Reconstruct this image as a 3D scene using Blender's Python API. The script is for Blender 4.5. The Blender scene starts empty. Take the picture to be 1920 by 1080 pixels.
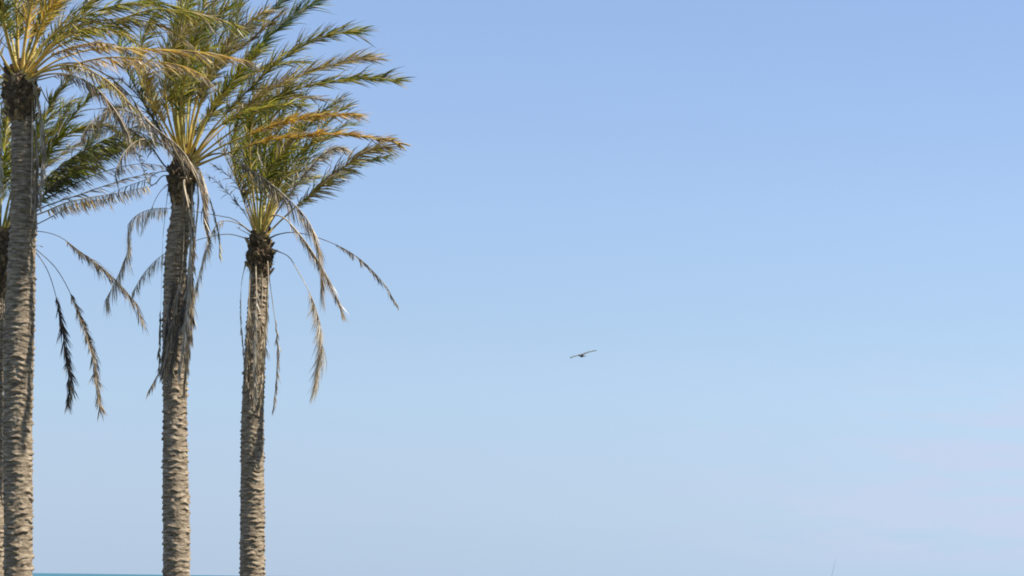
import bpy, math, random
from mathutils import Vector, Matrix, noise

scene = bpy.context.scene
COL = scene.collection
random.seed(7)

# ------------------------------------------------------------------ camera
W0, H0, FPX = 1920.0, 1080.0, 4330.0          # photograph size, focal length in its pixels
cam_data = bpy.data.cameras.new("camera")
cam = bpy.data.objects.new("camera", cam_data)
COL.objects.link(cam)
cam_data.sensor_width = 36.0
cam_data.lens = FPX / W0 * 36.0
cam_data.clip_start = 0.1
cam_data.clip_end = 200000.0
PITCH, ROLL = math.radians(7.18), math.radians(0.72)
CAM = Vector((0, 0, 1.6))
RM = (Matrix.Rotation(math.radians(90) + PITCH, 3, 'X') @ Matrix.Rotation(ROLL, 3, 'Z'))
M4 = RM.to_4x4(); M4.translation = CAM
cam.matrix_world = M4
scene.camera = cam

def P(x, y, Y):
    """world point seen at photograph pixel (x, y) on the plane world-Y = Y"""
    d = RM @ Vector(((x - W0 / 2) / FPX, -(y - H0 / 2) / FPX, -1.0))
    return CAM + d * (Y / d.y)

# ------------------------------------------------------------------ light
SUN_EL, SUN_AZ = math.radians(50), math.radians(100)     # azimuth clockwise from +Y
world = bpy.data.worlds.new("World"); scene.world = world
world.use_nodes = True
nt = world.node_tree; nt.nodes.clear()
N = nt.nodes.new; LK = nt.links.new
out = N('ShaderNodeOutputWorld'); bg = N('ShaderNodeBackground'); bg.inputs['Strength'].default_value = 0.10
sky = N('ShaderNodeTexSky'); sky.sky_type = 'NISHITA'; sky.sun_disc = False
sky.sun_elevation = SUN_EL; sky.sun_rotation = -SUN_AZ
sky.air_density = 1.0; sky.dust_density = 0.6; sky.ozone_density = 2.0; sky.altitude = 0
tc = N('ShaderNodeTexCoord'); sep = N('ShaderNodeSeparateXYZ'); LK(tc.outputs['Generated'], sep.inputs[0])
mr = N('ShaderNodeMapRange'); mr.inputs['From Min'].default_value = 0.0; mr.inputs['From Max'].default_value = 1.04
LK(sep.outputs['Z'], mr.inputs['Value'])
ramp = N('ShaderNodeValToRGB'); LK(mr.outputs[0], ramp.inputs[0])
TINT = [(0.0, (0.803, 1.065, 1.747)), (0.0267, (0.725, 0.96, 1.588)), (0.0486, (0.687, 0.895, 1.474)), (0.0749, (0.666, 0.842, 1.362)), (0.1189, (0.676, 0.803, 1.227)), (0.1629, (0.691, 0.786, 1.139)), (0.207, (0.725, 0.792, 1.084)), (0.2511, (0.757, 0.811, 1.055)), (0.2953, (0.792, 0.838, 1.04)), (0.3572, (0.832, 0.855, 1.015)), (0.4278, (0.869, 0.877, 1.005)), (0.5159, (0.931, 0.923, 1.031)), (0.6038, (0.986, 0.97, 1.072)), (0.6912, (1.023, 0.995, 1.088)), (0.778, (1.053, 1.017, 1.11)), (0.8383, (1.077, 1.041, 1.127)), (0.8982, (1.09, 1.056, 1.143)), (0.9493, (1.111, 1.08, 1.16))]      # evens out the sky's haze towards the horizon
TINT = [(p * 0.25, c) for p, c in TINT] + [(0.30, (0.85, 0.87, 1.0)), (0.42, (0.42, 0.46, 0.58)), (1.0, (0.35, 0.40, 0.52))]
cr = ramp.color_ramp
for i, (p, c) in enumerate(TINT):
    e = cr.elements[i] if i < 2 and i < len(cr.elements) else cr.elements.new(p)
    e.position = p; e.color = (*c, 1)
mul = N('ShaderNodeMix'); mul.data_type = 'RGBA'; mul.blend_type = 'MULTIPLY'; mul.inputs['Factor'].default_value = 1
LK(sky.outputs[0], mul.inputs['A']); LK(ramp.outputs[0], mul.inputs['B'])
# thin veil of high cloud low over the sea at the right
cmp_ = N('ShaderNodeMapping'); cmp_.inputs['Scale'].default_value = (9, 9, 42); LK(tc.outputs['Generated'], cmp_.inputs[0])
cn = N('ShaderNodeTexNoise'); cn.inputs['Scale'].default_value = 1.6; cn.inputs['Detail'].default_value = 5; cn.inputs['Roughness'].default_value = 0.5
LK(cmp_.outputs[0], cn.inputs['Vector'])
def mrange(src, a, b, c=0.0, d=1.0):
    q = N('ShaderNodeMapRange'); q.interpolation_type = 'SMOOTHSTEP'
    for k, v in zip(('From Min', 'From Max', 'To Min', 'To Max'), (a, b, c, d)): q.inputs[k].default_value = v
    LK(src, q.inputs['Value']); return q.outputs[0]
def mult(a, b):
    q = N('ShaderNodeMath'); q.operation = 'MULTIPLY'; LK(a, q.inputs[0])
    if isinstance(b, float): q.inputs[1].default_value = b
    else: LK(b, q.inputs[1])
    return q.outputs[0]
mask = mult(mult(mrange(sep.outputs['X'], 0.02, 0.24), mrange(sep.outputs['Z'], 0.105, 0.05)), mrange(sep.outputs['Z'], 0.0, 0.02))
mask = mult(mult(mask, mrange(cn.outputs[0], 0.42, 0.56)), 0.75)
veil = N('ShaderNodeMix'); veil.data_type = 'RGBA'
LK(mask, veil.inputs['Factor']); LK(mul.outputs['Result'], veil.inputs['A'])
veil.inputs['B'].default_value = (0.575 / 0.15, 0.64 / 0.15, 0.835 / 0.15, 1)
# the sky is a touch brighter towards the sun's side
gx = N('ShaderNodeVectorMath'); gx.operation = 'SCALE'; LK(veil.outputs['Result'], gx.inputs[0])
LK(mrange(sep.outputs['X'], -0.30, 0.30, 0.965, 1.035), gx.inputs['Scale'])
LK(gx.outputs[0], bg.inputs['Color'])
LK(bg.outputs[0], out.inputs['Surface'])

sd = bpy.data.lights.new("sun", 'SUN'); sd.energy = 5.0; sd.angle = math.radians(0.5); sd.color = (1.0, 0.93, 0.82)
sun = bpy.data.objects.new("sun", sd); COL.objects.link(sun)
sdir = Vector((math.sin(SUN_AZ) * math.cos(SUN_EL), math.cos(SUN_AZ) * math.cos(SUN_EL), math.sin(SUN_EL)))
sun.rotation_euler = sdir.to_track_quat('Z', 'Y').to_euler()
sun.location = (20, -10, 30)

scene.view_settings.view_transform = 'Standard'
scene.view_settings.look = 'None'
scene.view_settings.exposure = 0.585
scene.view_settings.gamma = 1.0
scene.render.engine = 'CYCLES'
scene.cycles.transparent_max_bounces = 8
scene.cycles.filter_width = 1.9

# ------------------------------------------------------------------ materials
def newmat(name):
    m = bpy.data.materials.new(name); m.use_nodes = True
    t = m.node_tree; t.nodes.clear()
    return m, t, t.nodes.new, t.links.new

def leaf_mat(name, c0, c1, c2, trans=0.33, tint=1.15):
    m, t, n, l = newmat(name)
    o = n('ShaderNodeOutputMaterial'); g = n('ShaderNodeNewGeometry')
    c0, c1, c2 = [tuple(min(0.88, v * (1.28 if tint > 1.1 else 1.04)) for v in c) for c in (c0, c1, c2)]
    r = n('ShaderNodeValToRGB'); r.color_ramp.elements[0].color = (*c0, 1); r.color_ramp.elements[1].color = (*c2, 1)
    e = r.color_ramp.elements.new(0.55); e.color = (*c1, 1)
    l(g.outputs['Random Per Island'], r.inputs[0])
    b = n('ShaderNodeBsdfPrincipled'); b.inputs['Roughness'].default_value = 0.42
    b.inputs['Specular IOR Level'].default_value = 0.5
    l(r.outputs[0], b.inputs['Base Color'])
    tr = n('ShaderNodeBsdfTranslucent')
    s = n('ShaderNodeVectorMath'); s.operation = 'MULTIPLY'; s.inputs[1].default_value = (tint, tint * 1.05, tint * 0.7) if tint > 1.1 else (0.98, 0.96, 0.93)
    l(r.outputs[0], s.inputs[0]); l(s.outputs[0], tr.inputs['Color'])
    mx = n('ShaderNodeMixShader'); mx.inputs[0].default_value = trans
    l(b.outputs[0], mx.inputs[1]); l(tr.outputs[0], mx.inputs[2]); l(mx.outputs[0], o.inputs[0])
    return m

def noisy_mat(name, cols, scale=(1, 1, 1), nscale=6.0, bump=0.0, rough=0.85, detail=5, bscale=40):
    m, t, n, l = newmat(name)
    o = n('ShaderNodeOutputMaterial'); b = n('ShaderNodeBsdfPrincipled'); b.inputs['Roughness'].default_value = rough
    b.inputs['Specular IOR Level'].default_value = 0.2
    c = n('ShaderNodeTexCoord'); mp = n('ShaderNodeMapping'); mp.inputs['Scale'].default_value = scale
    l(c.outputs['Object'], mp.inputs[0])
    nz = n('ShaderNodeTexNoise'); nz.inputs['Scale'].default_value = nscale; nz.inputs['Detail'].default_value = detail
    nz.inputs['Roughness'].default_value = 0.65
    l(mp.outputs[0], nz.inputs['Vector'])
    r = n('ShaderNodeValToRGB'); k = len(cols)
    r.color_ramp.elements[0].position = 0.3; r.color_ramp.elements[0].color = (*cols[0], 1)
    r.color_ramp.elements[1].position = 0.7; r.color_ramp.elements[1].color = (*cols[-1], 1)
    for i in range(1, k - 1):
        e = r.color_ramp.elements.new(0.3 + 0.4 * i / (k - 1)); e.color = (*cols[i], 1)
    l(nz.outputs[0], r.inputs[0]); l(r.outputs[0], b.inputs['Base Color'])
    if bump:
        n2 = n('ShaderNodeTexNoise'); n2.inputs['Scale'].default_value = bscale; n2.inputs['Detail'].default_value = 6
        l(mp.outputs[0], n2.inputs['Vector'])
        bp = n('ShaderNodeBump'); bp.inputs['Strength'].default_value = bump; bp.inputs['Distance'].default_value = 0.02
        l(n2.outputs[0], bp.inputs['Height']); l(bp.outputs[0], b.inputs['Normal'])
    l(b.outputs[0], o.inputs[0])
    return m

MAT = {  # leaf colours: young green to bleached straw
    'green': leaf_mat('leaf_green', (0.035, 0.055, 0.010), (0.12, 0.145, 0.018), (0.34, 0.33, 0.055)),
    'teal':  leaf_mat('leaf_blue_green', (0.06, 0.10, 0.075), (0.11, 0.17, 0.12), (0.20, 0.26, 0.20), 0.25),
    'olive': leaf_mat('leaf_olive', (0.07, 0.06, 0.012), (0.29, 0.235, 0.038), (0.58, 0.47, 0.15)),
    'gold':  leaf_mat('leaf_gold', (0.26, 0.14, 0.02), (0.52, 0.32, 0.05), (0.68, 0.50, 0.16)),
    'dry':   leaf_mat('leaf_dry', (0.20, 0.15, 0.085), (0.42, 0.33, 0.21), (0.64, 0.55, 0.41), 0.28, 1.05),
    'pale':  leaf_mat('leaf_bleached', (0.52, 0.47, 0.39), (0.74, 0.69, 0.60), (0.86, 0.82, 0.74), 0.50, 1.05),
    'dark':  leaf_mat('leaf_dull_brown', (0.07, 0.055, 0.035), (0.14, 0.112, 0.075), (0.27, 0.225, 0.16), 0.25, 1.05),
}
STALK = {
    'gold': noisy_mat('stalk_gold', [(0.42, 0.26, 0.05), (0.62, 0.44, 0.11), (0.74, 0.60, 0.28)], nscale=9, rough=0.5),
    'green': noisy_mat('stalk_green', [(0.24, 0.22, 0.05), (0.42, 0.36, 0.10), (0.62, 0.50, 0.20)], nscale=9, rough=0.5),
    'dry': noisy_mat('stalk_dry', [(0.28, 0.22, 0.15), (0.45, 0.37, 0.26), (0.62, 0.54, 0.41)], nscale=9, rough=0.7),
    'dark': noisy_mat('stalk_brown', [(0.06, 0.05, 0.035), (0.12, 0.10, 0.065), (0.2, 0.16, 0.1)], nscale=9, rough=0.7),
}
BARK_ = lambda: noisy_mat('palm_bark', [(0.07, 0.052, 0.036), (0.27, 0.213, 0.148), (0.54, 0.45, 0.335)],
                 scale=(1, 1, 5.0), nscale=6.5, bump=0.5, rough=0.9, bscale=30)
BARK = BARK_()
def boot_mat():
    m = noisy_mat('leaf_base_fibre', [(0.06, 0.046, 0.032), (0.19, 0.145, 0.098), (0.40, 0.32, 0.22)], scale=(1, 1, 1.5), nscale=14.0, bump=0.6, rough=0.9, bscale=60)
    t = m.node_tree; b = [q for q in t.nodes if q.type == 'BSDF_PRINCIPLED'][0]
    src = b.inputs['Base Color'].links[0].from_socket
    g = t.nodes.new('ShaderNodeNewGeometry'); r = t.nodes.new('ShaderNodeValToRGB')
    r.color_ramp.elements[0].color = (0.45, 0.42, 0.40, 1); r.color_ramp.elements[1].color = (1.9, 1.75, 1.5, 1); r.color_ramp.elements[0].position = .3
    t.links.new(g.outputs['Random Per Island'], r.inputs[0])
    x = t.nodes.new('ShaderNodeMix'); x.data_type = 'RGBA'; x.blend_type = 'MULTIPLY'; x.inputs['Factor'].default_value = 1
    t.links.new(src, x.inputs['A']); t.links.new(r.outputs[0], x.inputs['B']); t.links.new(x.outputs['Result'], b.inputs['Base Color'])
    return m
BOOT = boot_mat()

# ------------------------------------------------------------------ object helpers
def tag(o, label=None, cat=None, group=None, kind=None):
    if label: o['label'] = label
    if cat: o['category'] = cat
    if group: o['group'] = group
    if kind: o['kind'] = kind
    return o

def mesh_obj(name, verts, faces, mats, parent=None, fmat=None, smooth=False):
    me = bpy.data.meshes.new(name)
    me.from_pydata(verts, [], faces)
    for m in (mats if isinstance(mats, (list, tuple)) else [mats]): me.materials.append(m)
    if fmat is not None: me.polygons.foreach_set('material_index', fmat)
    if smooth: me.polygons.foreach_set('use_smooth', [True] * len(faces))
    me.update()
    o = bpy.data.objects.new(name, me); COL.objects.link(o)
    if parent: o.parent = parent
    return o

def catmull(pts, n):
    q = [pts[0] * 2 - pts[1]] + pts + [pts[-1] * 2 - pts[-2]]
    L = [0.0]
    dense = []
    for i in range(1, len(q) - 2):
        for k in range(12):
            t = k / 12
            p0, p1, p2, p3 = q[i - 1], q[i], q[i + 1], q[i + 2]
            dense.append(0.5 * ((2 * p1) + (p2 - p0) * t + (2 * p0 - 5 * p1 + 4 * p2 - p3) * t * t + (3 * p1 - p0 - 3 * p2 + p3) * t ** 3))
    dense.append(pts[-1])
    for a, b in zip(dense, dense[1:]): L.append(L[-1] + (b - a).length)
    res = []; j = 0
    for k in range(n + 1):
        s = L[-1] * k / n
        while j < len(L) - 2 and L[j + 1] < s: j += 1
        f = (s - L[j]) / max(1e-9, L[j + 1] - L[j])
        res.append(dense[j].lerp(dense[j + 1], min(1, f)))
    return res, L[-1]

def tube(verts, faces, path, radii, flat=1.0, sides=6, ref=Vector((0, 0, 1))):
    base = len(verts); n = len(path)
    for i, p in enumerate(path):
        T = (path[min(i + 1, n - 1)] - path[max(i - 1, 0)]).normalized()
        a = T.cross(ref)
        if a.length < 0.05: a = T.cross(Vector((1, 0, 0)))
        a.normalize(); b = a.cross(T)
        for k in range(sides):
            an = 2 * math.pi * k / sides
            verts.append(p + a * (math.cos(an) * radii[i]) + b * (math.sin(an) * radii[i] * flat))
    for i in range(n - 1):
        for k in range(sides):
            k2 = (k + 1) % sides
            faces.append((base + i * sides + k, base + i * sides + k2, base + (i + 1) * sides + k2, base + (i + 1) * sides + k))
    faces.append(tuple(base + k for k in reversed(range(sides))))
    faces.append(tuple(base + (n - 1) * sides + k for k in range(sides)))

WIND = Vector((1, 0.05, 0.0))

# kind -> (main leaf mat, second leaf mat, share of second, stalk)
KINDS = {
    'green': ('green', 'olive', 0.28, 'green'),
    'teal':  ('teal', 'green', 0.40, 'green'),
    'olive': ('olive', 'green', 0.45, 'gold'),
    'gold':  ('gold', 'olive', 0.15, 'gold'),
    'rust':  ('gold', 'dry', 0.5, 'gold'),
    'dry':   ('dry', 'dark', 0.22, 'dry'),
    'pale':  ('pale', 'dry', 0.15, 'dry'),
    'grey':  ('dark', 'dry', 0.25, 'dark'),
    'brown': ('dark', 'dry', 0.12, 'dark'),
    'shade': ('dark', 'green', 0.55, 'dark'),  # darker leaf mix puts the rear crown's shade into the colour
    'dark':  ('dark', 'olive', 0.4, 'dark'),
    'mixed': ('olive', 'dry', 0.4, 'gold'),
}
LABEL = {'dry': 'dry brown drooping frond', 'pale': 'bleached dead frond', 'gold': 'golden yellow frond',
         'rust': 'golden brown ageing frond', 'brown': 'withered brown drooping frond', 'dark': 'dull brown frond in shade'}

def frond3d(root, P3, kind, L=0.42, t0=0.30, hang=0.0, roll=0.0, dens=1.0, wind=0.28, seed=0, wl=0.018, r0=0.028, spread=0.50, blunt=0.35):
    rnd = random.Random(seed)
    n = 30
    path, length = catmull(P3, n)
    O = root.location
    main, second, share, stk = KINDS[kind]
    # stalk (midrib)
    sv, sf = [], []
    rad = [r0 * (1 - 0.80 * (i / n) ** 0.7) + (0.020 * max(0, 1 - i / 2.5)) for i in range(n + 1)]
    tube(sv, sf, [p - O for p in path], rad, flat=0.6)
    # leaflets
    tot = P3[-1] - P3[0]; rad_dir = Vector((tot.x, tot.y, 0))
    if rad_dir.length < 0.15: rad_dir = Vector((0.3, -1, 0))
    rad_dir.normalize()
    Z = Vector((0, 0, 1))
    lv, lf, lm = [], [], []
    step = 0.020 / dens
    count = int(length * (1 - t0) / step)
    G = Vector((0, 0, -1))
    for k in range(count):
        t = t0 + (1 - t0) * (k + rnd.random() * 0.9) / count
        u = t * n; i = min(n - 1, int(u)); p = path[i].lerp(path[i + 1], u - i)
        T = (path[min(i + 2, n)] - path[max(i - 1, 0)]).normalized()
        S = T.cross(-rad_dir.cross(Z).cross(T)).normalized() if False else (rad_dir.cross(Z) - T * rad_dir.cross(Z).dot(T)).normalized()
        Nn = S.cross(T).normalized()
        R = Matrix.Rotation(roll, 3, T); S = R @ S; Nn = R @ Nn
        tt = (t - t0) / (1 - t0)
        ll = L * 0.92 * (0.45 + 0.55 * min(1, tt / 0.25)) * (1 - blunt * max(0, (tt - 0.45) / 0.55) ** 1.5) * rnd.uniform(0.75, 1.15)
        # tufts: neighbouring leaflets lean the same way, some stretches are torn out
        cl = Vector((noise.noise(Vector((t * 26, seed, 0))), noise.noise(Vector((t * 26, seed, 9))), noise.noise(Vector((t * 26, seed, 17))))) * (0.62 - 0.15 * hang)
        gap = noise.noise(Vector((t * 18, seed * 1.7, 33)))
        ll *= 1 + 0.5 * noise.noise(Vector((t * 34, seed, 51)))
        for sgn in (-1, 1):
            if rnd.random() < 0.05 + (0.5 if gap * sgn > 0.34 + 0.1 * hang else 0): continue
            jx = rnd.gauss(0, 0.15)
            d = T * (0.72 + 0.35 * tt + jx) + S * sgn * spread * rnd.uniform(0.7, 1.2) + Nn * (0.30 + rnd.gauss(0, 0.24))
            d.normalize()
            if hang: d = (d * (1 - hang) + (G + Vector((rnd.gauss(0.06, .13), rnd.gauss(0, .13), 0))) * hang).normalized()
            d = (d + cl).normalized()
            nseg = 3; lens = ll / nseg
            q = p.copy()
            w = d.cross(Nn + Vector((rnd.gauss(0, .5), rnd.gauss(0, .5), rnd.gauss(0, .5))))
            if w.length < 1e-3: w = S.copy()
            w.normalize()
            b = len(lv); hw = wl * 0.5 * (0.8 if hang > .4 else 1.0) * rnd.uniform(0.75, 1.2)
            sag = rnd.uniform(0.04, 0.16) + hang * 0.15
            for s in range(nseg + 1):
                f = s / nseg
                ww = hw * (0.7, 1.0, 0.75, 0.10)[s]
                lv.append(q - O + w * ww); lv.append(q - O - w * ww)
                d = (d + G * sag * (0.6 + f) + WIND * wind * (0.45 + 0.5 * f) * rnd.uniform(0.5, 1.3)).normalized()
                q = q + d * lens
            tipdry = 0.25 * max(0, tt - 0.5)
            mi = 1 if rnd.random() < share else (2 if rnd.random() < (0.02 if kind in ('shade', 'brown', 'dark') else 0.13) + tipdry * 1.6 else 0)
            for s in range(nseg):
                a = b + 2 * s
                lf.append((a, a + 1, a + 3, a + 2)); lm.append(mi)
    fo = mesh_obj('frond', lv, lf, [MAT[main], MAT[second], MAT['dry']], root, lm)
    if kind in LABEL: fo['label'] = LABEL[kind]
    mesh_obj('stalk', sv, sf, STALK[stk], fo, smooth=True)
    return fo

def frond(pr, px, kind, dz=0.0, **kw):
    """px: the frond's course in photograph pixels; dz: how far (m) the tip comes nearer (-) or goes off (+)"""
    root, Y, seeds = pr['root'], pr['Y'], pr['n']
    pr['n'] += 1
    m = len(px); pts = []
    if kw.get('hang', 0) < 0.42:                      # the last leaflets reach past the midrib's end
        (xa, ya), (xb, yb) = px[-2], px[-1]
        cut = min(0.8, 18.0 / max(1, math.hypot(xb - xa, yb - ya)))
        px = px[:-1] + [(xb + (xa - xb) * cut, yb + (ya - yb) * cut)]
    y0 = pr.get('c', 0)
    for i, (x, y) in enumerate(px):
        s = i / (m - 1)
        pts.append(P(x, y, Y + dz * s * (1.25 - 0.25 * s) + (0.12 * (1 if dz > 0 else -1) if i == 0 else 0)))
    return frond3d(root, pts, kind, seed=pr['seed'] * 1000 + seeds, **kw)

def free_frond(pr, az, el, length, droop, kind, **kw):
    """a frond leaving the crown at azimuth az (0 = right, 90 = away) and elevation el degrees"""
    root = pr['root']; pr['n'] += 1
    a, e = math.radians(az), math.radians(el)
    p = pr['top'].copy() + Vector((math.cos(a), math.sin(a), 0)) * 0.12
    d = Vector((math.cos(a) * math.cos(e), math.sin(a) * math.cos(e), math.sin(e)))
    pts = [p.copy()]
    for k in range(6):
        p = p + d * length / 6; pts.append(p.copy())
        d = (d + Vector((0.11, 0, -droop)) * (0.5 + k * 0.25)).normalized()
    return frond3d(root, pts, kind, seed=pr['seed'] * 1000 + pr['n'], **kw)

# ------------------------------------------------------------------ trunk
def trunk_mesh(root, ctrl, Y, seed, boots_from):
    """ctrl: (y_px, centre_px, width_px) from the top down; goes on to the ground under the last one"""
    O = root.location
    rows = []
    for (y, c, w) in ctrl:
        p = P(c, y, Y); rows.append((p.z, p.x, w * 0.5 * Y / FPX))
    rows.sort()
    zb, xb, rb = rows[0]
    slope = (rows[1][1] - rows[0][1]) / (rows[1][0] - rows[0][0]) * 0.6
    rows = [(-0.3, xb - slope * (zb + 0.3), rb * 1.28), (0.25, xb - slope * (zb - 0.25), rb * 1.12)] + [r for r in rows if r[0] > 0.5]
    zt = rows[-1][0]
    def at(z):
        for a, b in zip(rows, rows[1:]):
            if z <= b[0]:
                f = (z - a[0]) / (b[0] - a[0]); f2 = f * f * (3 - 2 * f) * 0.5 + f * 0.5
                return a[1] + (b[1] - a[1]) * f2, a[2] + (b[2] - a[2]) * f
        return rows[-1][1], rows[-1][2]
    nz = int((zt + 0.3) / 0.011); na = 84
    verts, faces = [], []
    NV = noise.noise; so = seed * 17.3
    for i in range(nz + 1):
        z = -0.3 + (zt + 0.3) * i / nz
        cx, r = at(z)
        for k in range(na):
            a = 2 * math.pi * k / na; ca, sa = math.cos(a), math.sin(a)
            # wandering scar lines: low and middle frequency warps make the rings break and step
            w1 = NV(Vector((ca * 1.3 + so, sa * 1.3, z * 1.1)))
            w2 = NV(Vector((ca * 3.6 + so, sa * 3.6, z * 3.2)))
            step_a = math.floor(a / (2 * math.pi) * 5 + 0.37 * math.floor(z / 0.35)) 
            per = (0.082, 0.078, 0.086, 0.074)[seed % 4] * (1 + 0.0 * w1)
            ph = (z + 0.055 * w1 + 0.022 * w2 + 0.016 * a * 0) / per
            kk = math.floor(ph); f = ph - kk
            # each ring is made of a few leaf scars of its own, of uneven depth
            am = 0.45 + 1.9 * NV(Vector((ca * 1.7 + so + kk * 7.31, sa * 1.7, kk * 3.77)))
            am = max(0.04, min(1.2, am))
            lip = (1 - f) ** 1.8
            if f < 0.10: lip = lip * (f / 0.10)
            fib = NV(Vector((ca * 5 + so, sa * 5, z * 34))) * 0.007 + NV(Vector((ca * 9 + so, sa * 9, z * 14))) * 0.0035 + NV(Vector((ca * 22, sa * 22 + so, z * 30))) * 0.003
            big = NV(Vector((ca * 1.0, sa * 1.0 + so, z * 0.9))) * 0.012
            rr = r - 0.014 + lip * am * 0.032 + fib + big
            verts.append(Vector((cx + rr * ca, Y + rr * sa, z)) - O)
    for i in range(nz):
        for k in range(na):
            k2 = (k + 1) % na
            faces.append((i * na + k, i * na + k2, (i + 1) * na + k2, (i + 1) * na + k))
    faces.append(tuple(nz * na + k for k in range(na)))
    return mesh_obj('trunk', verts, faces, BARK, root, smooth=True)

def collar_mesh(root, prof, Y, seed, nb=80, out=0.75):
    """prof: (y_px, centre_px, width_px) of the ragged knob of old leaf bases under the crown"""
    O = root.location; rnd = random.Random(seed)
    rows = sorted((P(c, y, Y).z, P(c, y, Y).x, w * 0.5 * Y / FPX) for (y, c, w) in prof)
    def at(z):
        z = max(rows[0][0], min(rows[-1][0], z))
        for a, b in zip(rows, rows[1:]):
            if z <= b[0]:
                f = (z - a[0]) / (b[0] - a[0]); return a[1] + (b[1] - a[1]) * f, a[2] + (b[2] - a[2]) * f
        return rows[-1][1], rows[-1][2]
    z0, z1 = rows[0][0], rows[-1][0]
    verts, faces = [], []
    nz, na = 50, 60
    for i in range(nz + 1):
        z = z0 + (z1 - z0) * i / nz; cx, r = at(z)
        for k in range(na):
            a = 2 * math.pi * k / na; ca, sa = math.cos(a), math.sin(a)
            rr = r * (0.86 + 0.16 * noise.noise(Vector((ca * 2.5 + seed, sa * 2.5, z * 9))) + 0.09 * noise.noise(Vector((ca * 7 + seed, sa * 7, z * 22))))
            verts.append(Vector((cx + rr * ca, Y + rr * sa, z)) - O)
    for i in range(nz):
        for k in range(na):
            k2 = (k + 1) % na
            faces.append((i * na + k, i * na + k2, (i + 1) * na + k2, (i + 1) * na + k))
    faces.append(tuple(nz * na + k for k in range(na))); faces.append(tuple(reversed(range(na))))
    # stubs of cut and broken leaf stalks, pointing up and out
    for j in range(nb):
        f = rnd.random(); z = z0 + (z1 - z0) * f
        cx, r = at(z); a = j * 2.399 + rnd.gauss(0, .2); ca, sa = math.cos(a), math.sin(a)
        p = Vector((cx + r * 0.72 * ca, Y + r * 0.72 * sa, z))
        rd = Vector((ca, sa, 0)); d = (rd * rnd.uniform(0.35, 0.9) * out + Vector((0, 0, rnd.uniform(0.2, 1.1)))).normalized()
        ln = rnd.uniform(0.09, 0.18) ; sd_ = rd.cross(Vector((0, 0, 1))); th = sd_.cross(d).normalized()
        w0, w1_ = rnd.uniform(0.04, 0.075), rnd.uniform(0.012, 0.035)
        b = len(verts)
        for (s, w, t) in ((0, w0, 0.02), (0.55, (w0 + w1_) * 0.5, 0.016), (1, w1_, 0.006)):
            c = p + d * ln * s + th * 0.02 * s * s
            for (sx, sy) in ((-1, -1), (1, -1), (1, 1), (-1, 1)):
                verts.append(c + sd_ * w * sx + th * t * sy - O)
        for s in range(2):
            for k in range(4):
                k2 = (k + 1) % 4
                faces.append((b + s * 4 + k, b + s * 4 + k2, b + s * 4 + 4 + k2, b + s * 4 + 4 + k))
        faces.append((b + 8, b + 9, b + 10, b + 11))
    # loose hanging fibres
    for j in range(nb):
        z = z0 + (z1 - z0) * rnd.uniform(0.1, 0.7); cx, r = at(z); a = rnd.uniform(0, 2 * math.pi)
        p = Vector((cx + r * 0.75 * math.cos(a), Y + r * 0.75 * math.sin(a), z)); b = len(verts)
        d = Vector((math.cos(a) * 0.5 + 0.1, math.sin(a) * 0.5, rnd.uniform(-1, 0.2))).normalized(); s_ = d.cross(Vector((0.3, 1, 0.2))).normalized()
        for s in range(4):
            w = 0.006 * (1 - s / 3.3)
            verts.append(p - O + s_ * w); verts.append(p - O - s_ * w)
            p = p + d * rnd.uniform(0.02, 0.06); d = (d + Vector((0.05, 0, -0.4))).normalized()
        for s in range(3):
            faces.append((b + 2 * s, b + 2 * s + 1, b + 2 * s + 3, b + 2 * s + 2))
    return mesh_obj('leaf_base_collar', verts, faces, BOOT, root, smooth=False)

def palm(seed, Y, ctrl, prof, top_px, label):
    base = P(ctrl[-1][1], ctrl[-1][0], Y)
    root = bpy.data.objects.new('palm_tree', None); COL.objects.link(root)
    root.location = (base.x, Y, 0); root.empty_display_size = 0.3
    tag(root, label, 'palm tree', 'tall palm trees standing by the sea')
    trunk_mesh(root, ctrl, Y, seed, 0)
    collar_mesh(root, prof, Y, seed)
    return {'root': root, 'Y': Y, 'seed': seed, 'n': 0, 'top': P(*top_px, Y)}

# ------------------------------------------------------------------ setting: unseen ground and sea
def sheet(name, x0, x1, y0, y1, z, m, nx=1, ny=1):
    v = [(x0 + (x1 - x0) * i / nx, y0 + (y1 - y0) * j / ny, z) for j in range(ny + 1) for i in range(nx + 1)]
    f = [(j * (nx + 1) + i, j * (nx + 1) + i + 1, (j + 1) * (nx + 1) + i + 1, (j + 1) * (nx + 1) + i) for j in range(ny) for i in range(nx)]
    return mesh_obj(name, v, f, m)

DARK_GROUND = noisy_mat('ground_low_bounce', [(0.035, 0.045, 0.018), (0.055, 0.065, 0.027), (0.09, 0.085, 0.045)], nscale=0.8, bump=0.5, bscale=6, rough=0.95)  # unseen ground, made dark and greenish to cut bounce light on the trunks
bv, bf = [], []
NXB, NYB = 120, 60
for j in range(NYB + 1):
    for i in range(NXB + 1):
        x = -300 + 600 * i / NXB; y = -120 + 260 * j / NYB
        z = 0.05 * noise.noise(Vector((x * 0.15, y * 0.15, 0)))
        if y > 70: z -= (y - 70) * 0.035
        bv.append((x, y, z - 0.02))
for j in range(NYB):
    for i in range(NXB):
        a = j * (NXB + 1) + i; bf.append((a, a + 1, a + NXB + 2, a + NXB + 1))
tag(mesh_obj('ground', bv, bf, DARK_GROUND, smooth=True), kind='structure')

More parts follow.
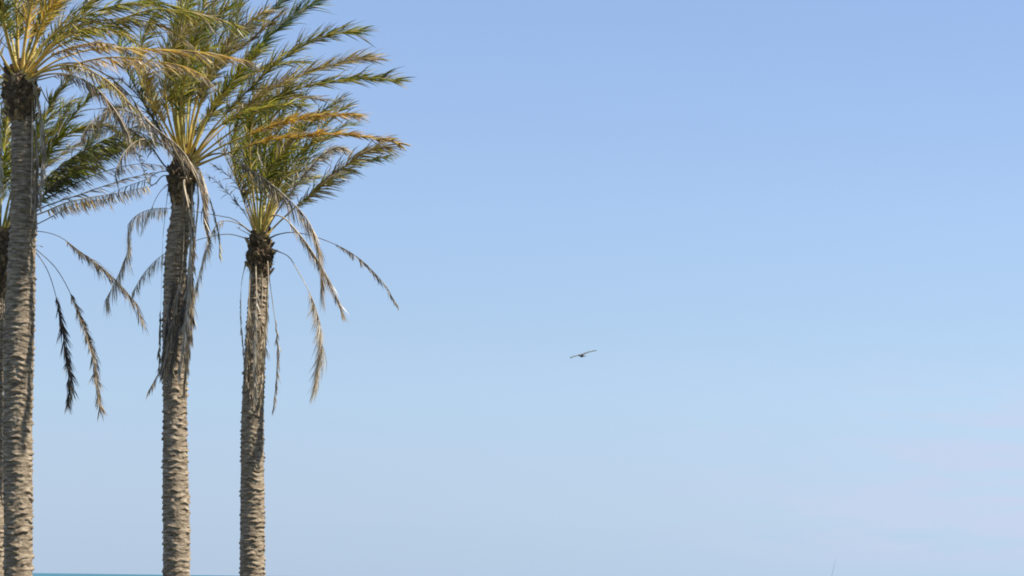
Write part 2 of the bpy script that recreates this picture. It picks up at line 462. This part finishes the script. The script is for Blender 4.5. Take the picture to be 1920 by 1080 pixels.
m, t, n, l = newmat('sea_water')
o = n('ShaderNodeOutputMaterial'); b = n('ShaderNodeBsdfPrincipled')
b.inputs['Roughness'].default_value = 0.45; b.inputs['IOR'].default_value = 1.33; b.inputs['Specular IOR Level'].default_value = 0.12
c = n('ShaderNodeTexCoord'); mp = n('ShaderNodeMapping'); mp.inputs['Scale'].default_value = (0.002, 0.0006, 1)
l(c.outputs['Object'], mp.inputs[0]); nz = n('ShaderNodeTexNoise'); nz.inputs['Scale'].default_value = 3; l(mp.outputs[0], nz.inputs[0])
r = n('ShaderNodeValToRGB'); r.color_ramp.elements[0].color = (0.045, 0.15, 0.22, 1); r.color_ramp.elements[1].color = (0.075, 0.21, 0.265, 1)
l(nz.outputs[0], r.inputs[0]); l(r.outputs[0], b.inputs['Base Color'])
n2 = n('ShaderNodeTexNoise'); n2.inputs['Scale'].default_value = 1.2; n2.inputs['Detail'].default_value = 4; l(c.outputs['Object'], n2.inputs[0])
bp = n('ShaderNodeBump'); bp.inputs['Strength'].default_value = 0.6; bp.inputs['Distance'].default_value = 0.3
l(n2.outputs[0], bp.inputs['Height']); l(bp.outputs[0], b.inputs['Normal']); l(b.outputs[0], o.inputs[0])
WATER = m
tag(sheet('sea', -30000, 30000, 60, 60000, -1.2, WATER, 20, 20), kind='structure')

# ------------------------------------------------------------------ the palms
A = palm(1, 31.0,
         [(205, 41, 42), (240, 42, 43), (400, 43.5, 50), (500, 40, 54), (600, 36, 58), (780, 34, 57), (1080, 33.5, 55)],
         [(128, 38, 40), (150, 38, 70), (180, 38, 76), (205, 39, 60), (232, 41, 43)], (38, 140),
         'tallest palm, at the left edge, with its crown cut off by the top left corner')
B = palm(2, 35.0,
         [(370, 342, 36), (400, 340, 38), (440, 335, 42), (500, 329, 44), (600, 327, 47), (780, 328, 48), (1080, 331, 52)],
         [(285, 346, 34), (310, 343, 56), (340, 341, 64), (362, 341, 52), (388, 341, 37)], (348, 300),
         'middle palm of the front three, its dead fronds clinging half way down the trunk')
C_ = palm(3, 37.0,
         [(500, 487, 33), (520, 486, 35), (600, 481, 38), (700, 476, 42), (780, 474, 44), (1080, 472.5, 49)],
         [(438, 488, 26), (458, 487, 44), (480, 487, 58), (500, 487, 45), (520, 487, 34)], (487, 445),
         'shortest palm, rightmost of the row, with one long dead frond arching out to the right')
D = palm(4, 41.0,
         [(500, -4, 34), (560, -8, 38), (700, -14, 44), (1080, -17, 52)],
         [(430, 0, 32), (455, 0, 56), (490, -2, 62), (530, -5, 44), (560, -7, 40)], (0, 440),
         'palm farthest back, half hidden behind the leftmost trunk with drooping fronds at its right')

# --- palm A fronds
F = lambda *a, **k: frond(A, *a, **k)
F([(45,150),(80,135),(125,126),(165,114),(212,107),(275,112),(350,126),(392,150)], 'rust', -1.2, L=.40, hang=.45, t0=.2)
F([(45,145),(90,100),(150,66),(200,48),(250,27),(300,17),(375,26),(430,42),(464,62)], 'olive', -.8, L=.48, hang=.35, t0=.2)
F([(44,145),(90,95),(135,64),(175,53),(225,60),(264,86)], 'olive', -1.6, L=.40, hang=.3)
F([(48,150),(110,112),(170,93),(240,90),(300,93),(350,95),(410,102),(490,121)], 'rust', .8, L=.40, hang=.35)
F([(42,145),(70,75),(110,10),(150,-45)], 'olive', .5, L=.45)
F([(42,145),(80,85),(140,25),(200,-10),(270,-30)], 'olive', .3, L=.45, hang=.1)
F([(44,145),(85,90),(150,45),(220,15),(300,-5),(370,-10)], 'green', 1.0, L=.45, hang=.2)
F([(38,145),(48,80),(62,0),(85,-70)], 'gold', -.3, L=.4, t0=.35)
F([(36,145),(34,70),(30,-10),(35,-80)], 'olive', .3, L=.45, t0=.3)
F([(32,145),(15,85),(0,20),(-12,-50)], 'olive', -.4, L=.42, t0=.3)
F([(28,145),(0,100),(-30,50),(-50,0)], 'mixed', -.8, L=.42, t0=.3)
F([(40,145),(58,70),(90,-10),(130,-80)], 'green', .8, L=.45, t0=.3)
F([(40,145),(62,90),(80,40),(110,-5),(150,-30)], 'gold', -1.5, L=.38, t0=.35)
F([(46,150),(90,110),(130,90),(180,80),(230,85)], 'rust', -1.8, L=.36, hang=.3)
F([(46,152),(100,125),(150,125),(200,150),(245,195)], 'mixed', -1.6, L=.42, hang=.5)
F([(50,155),(90,128),(140,118),(190,135),(240,175),(277,227),(337,277),(368,325),(380,370),(382,420)], 'dry', -.6, L=.42, hang=.72, t0=.35, dens=1.2)
F([(50,155),(85,140),(130,140),(175,160),(215,205),(240,250)], 'dry', -1.2, L=.38, hang=.6, t0=.3)
F([(60,150),(68,185),(77,240),(80,300),(74,385)], 'pale', -.25, L=.26, hang=.8, t0=.3, r0=.018, wind=.05)
F([(64,160),(74,200),(82,250),(78,320)], 'dry', -.1, L=.22, hang=.8, t0=.4, wind=.05)
F([(18,160),(5,190),(0,240),(1,300),(3,360)], 'pale', -.2, L=.16, hang=.8, t0=.3, r0=.012, wind=.05)
F([(20,155),(-30,130),(-90,140),(-140,180)], 'rust', -.5, L=.4, hang=.3)
F([(20,150),(-20,100),(-80,70),(-150,70)], 'olive', .4, L=.45, hang=.2)
F([(24,150),(-20,60),(-70,-10),(-130,-50)], 'green', .2, L=.45)
F([(44,150),(70,150),(100,143),(135,136)], 'dry', -.6, L=.14, t0=.7, hang=.3)
F([(57,165),(61,220),(60,300),(58,395)], 'pale', -.25, L=.12, t0=.8, hang=.9, r0=.022, wind=0, dens=.6)
F([(62,165),(66,220),(70,300),(66,420)], 'dry', -.2, L=.24, t0=.3, hang=.85, r0=.014, wind=0)
F([(46,148),(95,85),(160,45),(240,35),(310,50),(360,85)], 'mixed', -.3, L=.48, hang=.4)
F([(44,146),(95,70),(170,25),(250,5),(330,12),(400,40)], 'green', -.5, L=.50, hang=.3)
F([(40,146),(66,60),(110,-20),(170,-80)], 'teal', .9, L=.46)
F([(34,146),(22,70),(0,0),(-20,-60)], 'teal', .9, L=.46)
F([(42,146),(80,110),(115,60),(160,20),(200,-20)], 'green', 1.4, L=.46)
for i in range(5):
    az = (-95, 88, -70, 70, 110, -120, 100, 60, -60, 95, -100, 130, -140)[i]
    free_frond(A, az, (35, 40, 62, 65, 50, 66, 72, 76, 74, 20, 78, 60, 55)[i], random.uniform(2.3, 3.1), .10, ('olive', 'green', 'mixed', 'gold')[i % 4], L=.42, hang=.15)

# --- palm B fronds
F = lambda *a, **k: frond(B, *a, **k)
F([(358,300),(382,265),(408,231),(455,180),(505,131),(555,94),(605,70),(650,60),(684,62)], 'olive', -.4, L=.46, t0=.25, roll=.7, wind=.2, blunt=.1, dens=1.75, spread=.48)
F([(360,302),(395,262),(440,220),(500,172),(560,143),(620,124),(680,110),(719,114)], 'mixed', .5, L=.44, t0=.25, roll=.6, blunt=.1, dens=1.75, spread=.48)
F([(360,305),(400,272),(450,235),(510,192),(570,163),(640,153),(700,147),(756,154)], 'olive', -.6, L=.42, t0=.22, roll=.6, blunt=.1, dens=1.75, spread=.48)
F([(356,300),(380,240),(412,182),(455,130),(505,68),(555,27),(612,-8)], 'teal', .3, L=.44, roll=.8, blunt=.1, dens=1.75, spread=.48)
F([(354,300),(368,225),(392,155),(430,95),(475,50),(530,5),(580,-25)], 'teal', .6, L=.42, roll=.6, dens=1.75, spread=.48)
F([(353,300),(362,220),(385,140),(420,60),(465,-10)], 'green', -.3, L=.45, roll=.4)
F([(352,300),(360,225),(380,160),(420,110),(455,88),(500,50),(540,15)], 'mixed', -.9, L=.38, roll=.5, dens=1.75, spread=.48)
F([(350,300),(352,220),(360,130),(390,40),(425,-35)], 'green', .4, L=.48)
F([(349,300),(345,220),(350,130),(372,40),(400,-40)], 'green', -.6, L=.48)
F([(346,300),(333,220),(328,140),(342,50),(370,-30)], 'green', .3, L=.48)
F([(342,300),(312,240),(280,185),(255,130),(250,80)], 'mixed', .3, L=.42)
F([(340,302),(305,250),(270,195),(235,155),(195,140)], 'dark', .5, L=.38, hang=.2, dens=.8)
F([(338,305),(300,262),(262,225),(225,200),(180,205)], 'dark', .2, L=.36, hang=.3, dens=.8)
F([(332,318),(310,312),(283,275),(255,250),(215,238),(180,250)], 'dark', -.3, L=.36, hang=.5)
F([(345,305),(325,260),(300,215),(275,165),(280,120)], 'gold', -.9, L=.36, t0=.45)
F([(362,308),(400,283),(450,259),(515,234),(560,222),(605,216),(655,214),(686,223)], 'gold', -1.5, L=.36, t0=.35, hang=.15, roll=.4, blunt=.15, dens=1.9, spread=.4)
F([(364,312),(420,290),(480,269),(555,255),(617,252),(680,256),(725,264),(766,272)], 'gold', -1.3, L=.27, t0=.25, hang=.08, roll=.4, blunt=.1, dens=1.9, spread=.4)
F([(360,300),(390,255),(430,225),(480,205),(540,196),(590,200)], 'olive', -1.5, L=.42, hang=.15)
F([(360,300),(400,250),(450,205),(520,185),(570,182),(625,190)], 'mixed', .8, L=.42, hang=.15)
F([(358,298),(380,230),(420,175),(470,140),(530,120),(590,115)], 'olive', 1.3, L=.42, hang=.1)
F([(362,308),(395,290),(430,290),(465,315),(505,342),(565,397),(590,440),(600,490),(603,537)], 'dry', -1.0, L=.42, t0=.25, hang=.72, wind=.1, dens=1.3, blunt=.1)
F([(364,312),(380,340),(398,387),(409,437),(412,480)], 'dark', -.3, L=.22, t0=.35, hang=.8, dens=.7, r0=.016)
F([(368,315),(378,345),(383,390),(388,430),(390,470)], 'dry', -.5, L=.26, t0=.3, hang=.8, dens=.8, r0=.016)
F([(366,318),(372,370),(368,420),(361,500),(352,570),(330,632),(302,690),(279,733)], 'dry', -.5, L=.26, t0=.3, hang=.45, wind=.02, r0=.018)
F([(360,325),(360,380),(358,450),(354,540),(346,620),(335,700)], 'pale', -.55, L=.30, t0=.15, hang=.8, wind=.02, r0=.014)
F([(356,330),(364,400),(360,480),(352,560),(350,620),(348,670)], 'dry', -.42, L=.26, t0=.25, hang=.85, wind=.02, r0=.014)
F([(318,335),(306,440),(302,560),(300,620),(298,690)], 'dark', -.1, L=.16, t0=.70, hang=.85, wind=.02, r0=.006)
F([(350,330),(346,400),(342,500),(330,570),(318,640),(306,700)], 'dry', -.45, L=.32, t0=.5, hang=.6, wind=.0, r0=.012, dens=1.6)
F([(356,335),(358,420),(352,520),(340,590),(328,650),(318,715)], 'brown', -.50, L=.34, t0=.45, hang=.6, wind=.0, r0=.012, dens=1.6)
F([(345,335),(334,420),(328,500),(318,580),(308,640),(304,700)], 'brown', -.40, L=.28, t0=.5, hang=.7, wind=.0, r0=.012, dens=1.5)
F([(357,335),(362,420),(361,520),(358,590),(352,650),(344,735)], 'dry', -.38, L=.30, t0=.4, hang=.75, wind=.0, r0=.012, dens=1.6)
F([(355,305),(345,340),(352,380),(362,430)], 'dry', -.6, L=.3, t0=.1, hang=.8, wind=.05)
F([(362,308),(375,320),(384,350),(386,380)], 'dry', -.5, L=.3, t0=.1, hang=.8, wind=.05)
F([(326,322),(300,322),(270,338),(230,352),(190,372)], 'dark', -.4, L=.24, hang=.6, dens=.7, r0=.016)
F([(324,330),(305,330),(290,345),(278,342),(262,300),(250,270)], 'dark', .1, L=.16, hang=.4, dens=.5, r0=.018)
F([(330,335),(300,360),(280,400),(262,440)], 'pale', .2, L=.14, t0=.5, hang=.6, dens=.6, r0=.012)
F([(345,300),(330,210),(345,120),(385,50),(440,5)], 'green', -1.4, L=.50)
F([(343,300),(315,215),(312,130),(345,60),(400,20)], 'mixed', -1.6, L=.48)
F([(341,300),(302,235),(270,160),(265,90),(290,20)], 'olive', .8, L=.48)
F([(340,300),(300,245),(262,180),(230,110),(225,40)], 'teal', .9, L=.44)
F([(351,300),(370,210),(405,130),(440,60),(450,-10)], 'green', 1.2, L=.48)
F([(352,300),(385,225),(430,160),(470,110),(500,80)], 'olive', -1.8, L=.46)
F([(349,300),(356,200),(375,110),(410,40),(450,-10)], 'teal', 1.7, L=.48)
F([(347,300),(340,200),(330,100),(340,10),(355,-60)], 'green', 1.7, L=.48)
F([(340,300),(300,250),(255,215),(215,205),(175,225),(150,260)], 'dry', -.8, L=.44, hang=.6)
F([(338,302),(300,270),(262,262),(230,290),(215,330)], 'dry', -.9, L=.36, hang=.7)
for i in range(6):
    az = (-90, 90, -65, 62, 110, -112, 85, 50, -45, 98, -100, 125, -135, 30, -30, 80)[i]
    free_frond(B, az, (38, 42, 60, 62, 52, 64, 70, 66, 60, 25, 74, 60, 55, 64, 58, 82)[i], random.uniform(2.4, 3.2), .09, ('olive', 'green', 'mixed', 'green')[i % 4], L=.44, hang=.15)

# --- palm C fronds
F = lambda *a, **k: frond(C_, *a, **k)
F([(497,445),(520,420),(557,386),(605,347),(655,305),(705,277),(743,277)], 'mixed', -.3, L=.42, t0=.28, roll=-.6, hang=.2, blunt=.1, dens=1.75, spread=.48)
F([(496,445),(525,415),(562,382),(610,345),(662,312),(712,295),(745,290)], 'teal', .6, L=.36, t0=.3, roll=-.3, hang=.2)
F([(494,445),(515,405),(550,355),(590,305),(620,280),(645,277),(660,295)], 'pale', -.3, L=.28, t0=.3, hang=.35, roll=.8, dens=1.75, spread=.48)
F([(492,445),(515,385),(550,320),(590,262),(625,218),(666,190)], 'green', .3, L=.46, roll=.4)
F([(492,445),(520,380),(560,320),(605,265),(650,235),(680,235)], 'teal', .8, L=.42, roll=.2)
F([(490,445),(505,370),(530,285),(555,215),(580,165)], 'green', -.3, L=.46)
F([(488,445),(495,370),(510,290),(530,220),(545,170)], 'green', .5, L=.46)
F([(486,445),(482,370),(480,300),(490,225),(508,165)], 'green', -.5, L=.46)
F([(484,445),(470,370),(460,300),(462,230),(475,180)], 'green', .3, L=.46)
F([(482,445),(458,380),(440,320),(430,260),(432,210)], 'olive', -.3, L=.44)
F([(490,445),(508,360),(520,310),(540,270),(575,240)], 'mixed', -1.1, L=.40)
F([(480,445),(465,410),(442,378),(405,340),(375,315)], 'dark', .3, L=.24, dens=.6, hang=.3, r0=.016)
F([(480,442),(468,400),(448,352),(418,321),(385,303)], 'dark', -.2, L=.26, dens=.7, hang=.3, r0=.016)
F([(482,442),(462,370),(440,330),(415,280),(400,250)], 'mixed', .3, L=.36, dens=.8)
F([(492,440),(503,408),(530,407),(563,441),(592,482),(622,535),(642,584)], 'dry', -.9, L=.34, t0=.3, hang=.6, wind=.1, dens=1.3)
F([(500,450),(520,440),(552,436),(600,447),(660,475),(710,520),(743,569)], 'grey', -.3, L=.20, t0=.45, hang=.5, dens=1.3, blunt=.1, r0=.017, wind=.05)
F([(505,466),(520,471),(542,482),(560,511),(575,538),(593,580),(602,630),(598,675),(590,718)], 'pale', -.3, L=.50, t0=.40, hang=.62, wind=-.30, blunt=.1, r0=.016, dens=2.2)
F([(500,490),(506,530),(513,580),(520,640),(519,700),(512,768)], 'dry', .1, L=.20, t0=.4, hang=.55, dens=1.3, wind=.0, r0=.013)
F([(492,455),(500,478),(503,520),(499,600),(493,680),(488,745)], 'dry', -.5, L=.26, t0=.3, hang=.85, wind=.0, r0=.014)
F([(488,455),(480,490),(481,560),(477,640),(480,745)], 'pale', -.55, L=.28, t0=.3, hang=.85, wind=.02, r0=.015)
F([(480,460),(470,500),(466,580),(462,650),(463,720)], 'dry', -.45, L=.24, t0=.35, hang=.85, wind=.05, r0=.013)
F([(490,470),(492,540),(488,620),(478,700),(474,755)], 'dry', -.42, L=.28, t0=.45, hang=.75, wind=.0, r0=.011, dens=1.6)
F([(484,470),(476,540),(470,620),(466,690),(468,745)], 'brown', -.40, L=.26, t0=.45, hang=.75, wind=.0, r0=.011, dens=1.4)
F([(462,490),(453,530),(451,590),(455,640),(458,690)], 'pale', -.1, L=.12, t0=.35, hang=.8, wind=.0, r0=.008, dens=.6)
F([(478,446),(463,447),(425,439),(370,450),(311,474),(274,507),(247,550)], 'pale', .5, L=.30, t0=.45, hang=.75, dens=1.2, r0=.016, wind=.1)
F([(476,440),(455,424),(433,415),(411,416),(400,434),(387,463),(378,500),(366,548),(354,580)], 'pale', -.5, L=.36, t0=.26, hang=.6, r0=.016, wind=.05, dens=1.2)
F([(476,440),(440,412),(412,405),(370,397),(322,391),(290,391),(260,401),(239,424),(243,455),(230,497),(210,540),(196,565)], 'pale', .6, L=.38, t0=.42, hang=.75, dens=1.2, blunt=.1, r0=.015, wind=.12)
F([(476,444),(450,430),(438,423)], 'dark', -.2, L=.08, t0=.8, r0=.02, dens=.5)
F([(500,462),(512,470),(520,485)], 'dark', -.2, L=.08, t0=.7, r0=.02, dens=.5)
F([(487,445),(490,360),(500,270),(520,190),(550,140)], 'green', -1.4, L=.50)
F([(485,445),(474,360),(468,270),(478,200),(500,150)], 'olive', -1.2, L=.48)
F([(483,445),(464,370),(445,300),(445,240),(455,190)], 'green', .9, L=.46)
F([(491,445),(515,370),(545,310),(585,270),(630,255)], 'olive', -1.5, L=.46)
F([(489,445),(500,365),(525,290),(565,235),(610,205)], 'teal', 1.5, L=.46)
for i in range(4):
    az = (-85, 85, -60, 60, 105, -112, 75, 40, -40, 95, -100, 70)[i]
    free_frond(C_, az, (42, 44, 62, 62, 56, 66, 72, 62, 60, 30, 74, 84)[i], random.uniform(2.2, 2.9), .09, ('green', 'olive', 'green', 'mixed')[i % 4], L=.42, hang=.1)

# --- palm D fronds
F = lambda *a, **k: frond(D, *a, **k)
F([(10,435),(50,345),(95,275),(140,215),(175,175),(215,150)], 'green', .2, L=.50, hang=.1, dens=1.6, wl=.022)
F([(8,435),(35,340),(70,250),(100,190),(135,140)], 'green', -.4, L=.50, dens=1.6, wl=.022)
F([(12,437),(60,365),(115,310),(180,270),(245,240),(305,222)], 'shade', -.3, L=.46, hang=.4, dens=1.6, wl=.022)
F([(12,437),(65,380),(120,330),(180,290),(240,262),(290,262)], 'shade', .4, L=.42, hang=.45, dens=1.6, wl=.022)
F([(12,440),(60,370),(110,325),(155,290),(195,225),(240,190)], 'teal', .8, L=.46, hang=.1, dens=1.6, wl=.022)
F([(6,435),(25,340),(45,260),(60,190)], 'green', .6, L=.5, dens=1.6, wl=.022)
F([(0,435),(5,340),(12,240),(25,170)], 'green', -.3, L=.5, dens=1.6, wl=.022)
F([(-5,435),(-25,340),(-40,250),(-40,180)], 'green', .3, L=.5, dens=1.6, wl=.022)
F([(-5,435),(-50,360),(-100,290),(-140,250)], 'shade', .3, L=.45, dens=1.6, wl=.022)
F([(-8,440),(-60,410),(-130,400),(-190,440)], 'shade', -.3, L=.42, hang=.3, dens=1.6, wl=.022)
F([(20,440),(70,395),(112,377),(155,363),(200,347),(250,332),(300,322)], 'grey', .2, L=.26, hang=.3, dens=.7, t0=.3)
F([(20,438),(65,385),(100,366),(150,340),(200,320),(262,307),(312,312)], 'grey', -.4, L=.28, hang=.5, dens=.7, t0=.3)
F([(20,442),(60,408),(87,396),(125,380),(175,369),(225,361),(278,349)], 'rust', -.7, L=.30, hang=.75, t0=.3)
F([(22,444),(60,425),(90,410),(130,388),(165,378),(215,372)], 'grey', .5, L=.2, hang=.6, dens=.6, t0=.4)
F([(22,448),(50,436),(76,434),(112,444),(148,470),(186,497),(222,530),(253,568),(272,616)], 'brown', -.6, L=.38, t0=.34, hang=.4, spread=.9, dens=1.7, blunt=.2, r0=.016, wind=-.02)
F([(25,458),(48,455),(68,468),(104,502),(131,548),(152,600),(170,652),(181,715),(189,784)], 'grey', -.7, L=.33, t0=.42, hang=.3, spread=.7, dens=2.0, blunt=.1, r0=.016, wind=0)
F([(25,460),(46,458),(66,472),(89,507),(105,556),(115,610),(123,660),(130,715),(125,770)], 'brown', -.5, L=.34, t0=.42, hang=.3, spread=.7, dens=2.0, blunt=.1, r0=.015, wind=0)
F([(25,455),(60,458),(98,468)], 'dark', -.2, L=.05, t0=.8, r0=.010, dens=.5)
F([(5,450),(20,470),(28,520),(25,600)], 'dark', -.4, L=.25, hang=.8, t0=.2)
F([(-10,450),(-16,500),(-18,600),(-12,690)], 'dark', -.4, L=.25, hang=.8, t0=.2)
F([(10,437),(45,350),(85,290),(130,250),(185,235),(225,245)], 'green', -.7, L=.52, hang=.15, dens=1.6, wl=.022)
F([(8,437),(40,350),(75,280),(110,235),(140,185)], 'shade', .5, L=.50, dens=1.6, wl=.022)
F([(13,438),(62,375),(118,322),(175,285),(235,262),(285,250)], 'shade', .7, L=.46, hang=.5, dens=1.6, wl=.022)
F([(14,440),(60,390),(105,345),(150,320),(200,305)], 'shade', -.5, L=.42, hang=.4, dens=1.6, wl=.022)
for i in range(6):
    az = (-85, 85, -60, 60, 105, -112, 75, 40, 20, 95)[i]
    free_frond(D, az, (42, 44, 62, 62, 56, 66, 72, 62, 60, 30)[i], random.uniform(2.4, 3.0), .09, ('green', 'olive', 'green', 'mixed')[i % 4], L=.46, hang=.15)

# ------------------------------------------------------------------ gull in flight
def loft(verts, faces, rings):
    b = len(verts); k = len(rings[0])
    for r in rings: verts.extend(r)
    for i in range(len(rings) - 1):
        for j in range(k):
            j2 = (j + 1) % k
            faces.append((b + i * k + j, b + i * k + j2, b + (i + 1) * k + j2, b + (i + 1) * k + j))
    faces.append(tuple(b + j for j in reversed(range(k)))); faces.append(tuple(b + (len(rings) - 1) * k + j for j in range(k)))

def make_gull():
    v, f = [], []
    # body along +X (head), from tail fan to beak: (x, z, half width, half height)
    body = [(-.30, .00, .055, .006), (-.24, .00, .042, .010), (-.17, .0, .034, .022), (-.08, -.005, .055, .050), (.02, -.01, .066, .064),
            (.11, -.005, .058, .058), (.17, .008, .040, .042), (.215, .018, .033, .036), (.25, .018, .026, .027), (.268, .012, .012, .012), (.31, .003, .005, .006)]
    loft(v, f, [[Vector((x, w * math.cos(a), z + h * math.sin(a))) for a in [2 * math.pi * k / 14 for k in range(14)]] for (x, z, w, h) in body])
    for s in (-1, 1):
        # wing: (span, chord start x, chord end x, z, thickness)
        secs = [(.0, -.05, .12, .03, .020), (.12, -.05, .12, .040, .014), (.28, -.03, .12, .058, .010), (.40, -.05, .09, .066, .008), (.55, -.12, .01, .072, .007), (.67, -.19, -.11, .078, .005)]
        rings = []
        for (y, x0, x1, z, th) in secs:
            c, h = (x0 + x1) / 2, (x1 - x0) / 2
            rings.append([Vector((c + h * math.cos(a), s * y, z + th * math.sin(a) + 0.012 * (math.cos(a)))) for a in [2 * math.pi * k / 12 for k in range(12)]])
        loft(v, f, rings)
    me = bpy.data.meshes.new('gull'); me.from_pydata(v, [], f); me.update()
    o = bpy.data.objects.new('gull', me); COL.objects.link(o)
    r = o.modifiers.new('r', 'REMESH'); r.mode = 'VOXEL'; r.voxel_size = 0.0065
    s = o.modifiers.new('s', 'SMOOTH'); s.factor = 0.5; s.iterations = 2
    dg = bpy.context.evaluated_depsgraph_get(); dg.update()
    me2 = bpy.data.meshes.new_from_object(o.evaluated_get(dg)); o.modifiers.clear(); o.data = me2
    me2.name = 'gull'
    m, t, n, l = newmat('gull_plumage_shaded'); oo = n('ShaderNodeOutputMaterial'); b = n('ShaderNodeBsdfPrincipled'); b.inputs['Roughness'].default_value = .7
    c = n('ShaderNodeTexCoord'); sp = n('ShaderNodeSeparateXYZ'); l(c.outputs['Object'], sp.inputs[0])
    ab = n('ShaderNodeMath'); ab.operation = 'ABSOLUTE'; l(sp.outputs['Y'], ab.inputs[0])
    r = n('ShaderNodeValToRGB'); r.color_ramp.interpolation = 'LINEAR'
    r.color_ramp.elements[0].position = .06; r.color_ramp.elements[0].color = (.20, .20, .22, 1)  # dark body grey has the shade of the underside put into it
    r.color_ramp.elements[1].position = .10; r.color_ramp.elements[1].color = (.85, .86, .88, 1)  # wing colour lightened to make up for the shaded undersides
    e = r.color_ramp.elements.new(.5); e.color = (.85, .86, .88, 1); e = r.color_ramp.elements.new(.6); e.color = (.6, .6, .62, 1)
    l(ab.outputs[0], r.inputs[0]); l(r.outputs[0], b.inputs['Base Color'])
    tr = n('ShaderNodeBsdfTranslucent'); l(r.outputs[0], tr.inputs['Color']); mx = n('ShaderNodeMixShader'); mx.inputs[0].default_value = .3
    l(b.outputs[0], mx.inputs[1]); l(tr.outputs[0], mx.inputs[2]); l(mx.outputs[0], oo.inputs[0])
    me2.materials.clear(); me2.materials.append(m)
    me2.polygons.foreach_set('use_smooth', [True] * len(me2.polygons))
    o.location = P(1091, 667, 97)
    # heading to the left and towards the viewer, banked so that the wing at the right is raised
    hd = Vector((-math.cos(math.radians(57)), -math.sin(math.radians(57)), 0.0))
    side = Vector((0, 0, 1)).cross(hd)
    R = Matrix((hd, side, Vector((0, 0, 1)))).transposed()
    o.rotation_euler = (R @ Matrix.Rotation(math.radians(12), 3, 'X')).to_euler()
    tag(o, 'grey gull gliding alone in the open sky with its wings spread', 'bird')
    return o
make_gull()

# ------------------------------------------------------------------ slanting pole tip at the bottom edge
Yp = 40.0
tip, edge = P(1569, 1041, Yp), P(1558, 1080, Yp)
dirp = (edge - tip).normalized()
foot = tip + dirp * ((tip.z + 0.25) / -dirp.z)
pts = [foot.lerp(tip, k / 12) + Vector((0.03 * math.sin(math.pi * k / 12), 0, 0)) for k in range(13)]
root = bpy.data.objects.new('pole', None); COL.objects.link(root); root.location = (foot.x, Yp, 0)
tag(root, 'thin grey slanting pole, only its tapered tip showing at the bottom edge', 'pole')
v, f = [], []
tube(v, f, [p - root.location for p in pts], [0.008 - 0.006 * (k / 12) for k in range(13)], sides=10)
mesh_obj('shaft', v, f, noisy_mat('pole_grey', [(.34, .37, .42), (.40, .43, .48)], nscale=20, rough=.5), root, smooth=True)
v, f = [], []
tube(v, f, [pts[k] - root.location for k in (1, 2)], [0.020, 0.018], sides=10)
mesh_obj('grip', v, f, noisy_mat('grip_black', [(.03, .03, .03), (.05, .05, .05)], nscale=20, rough=.6), root, smooth=True)
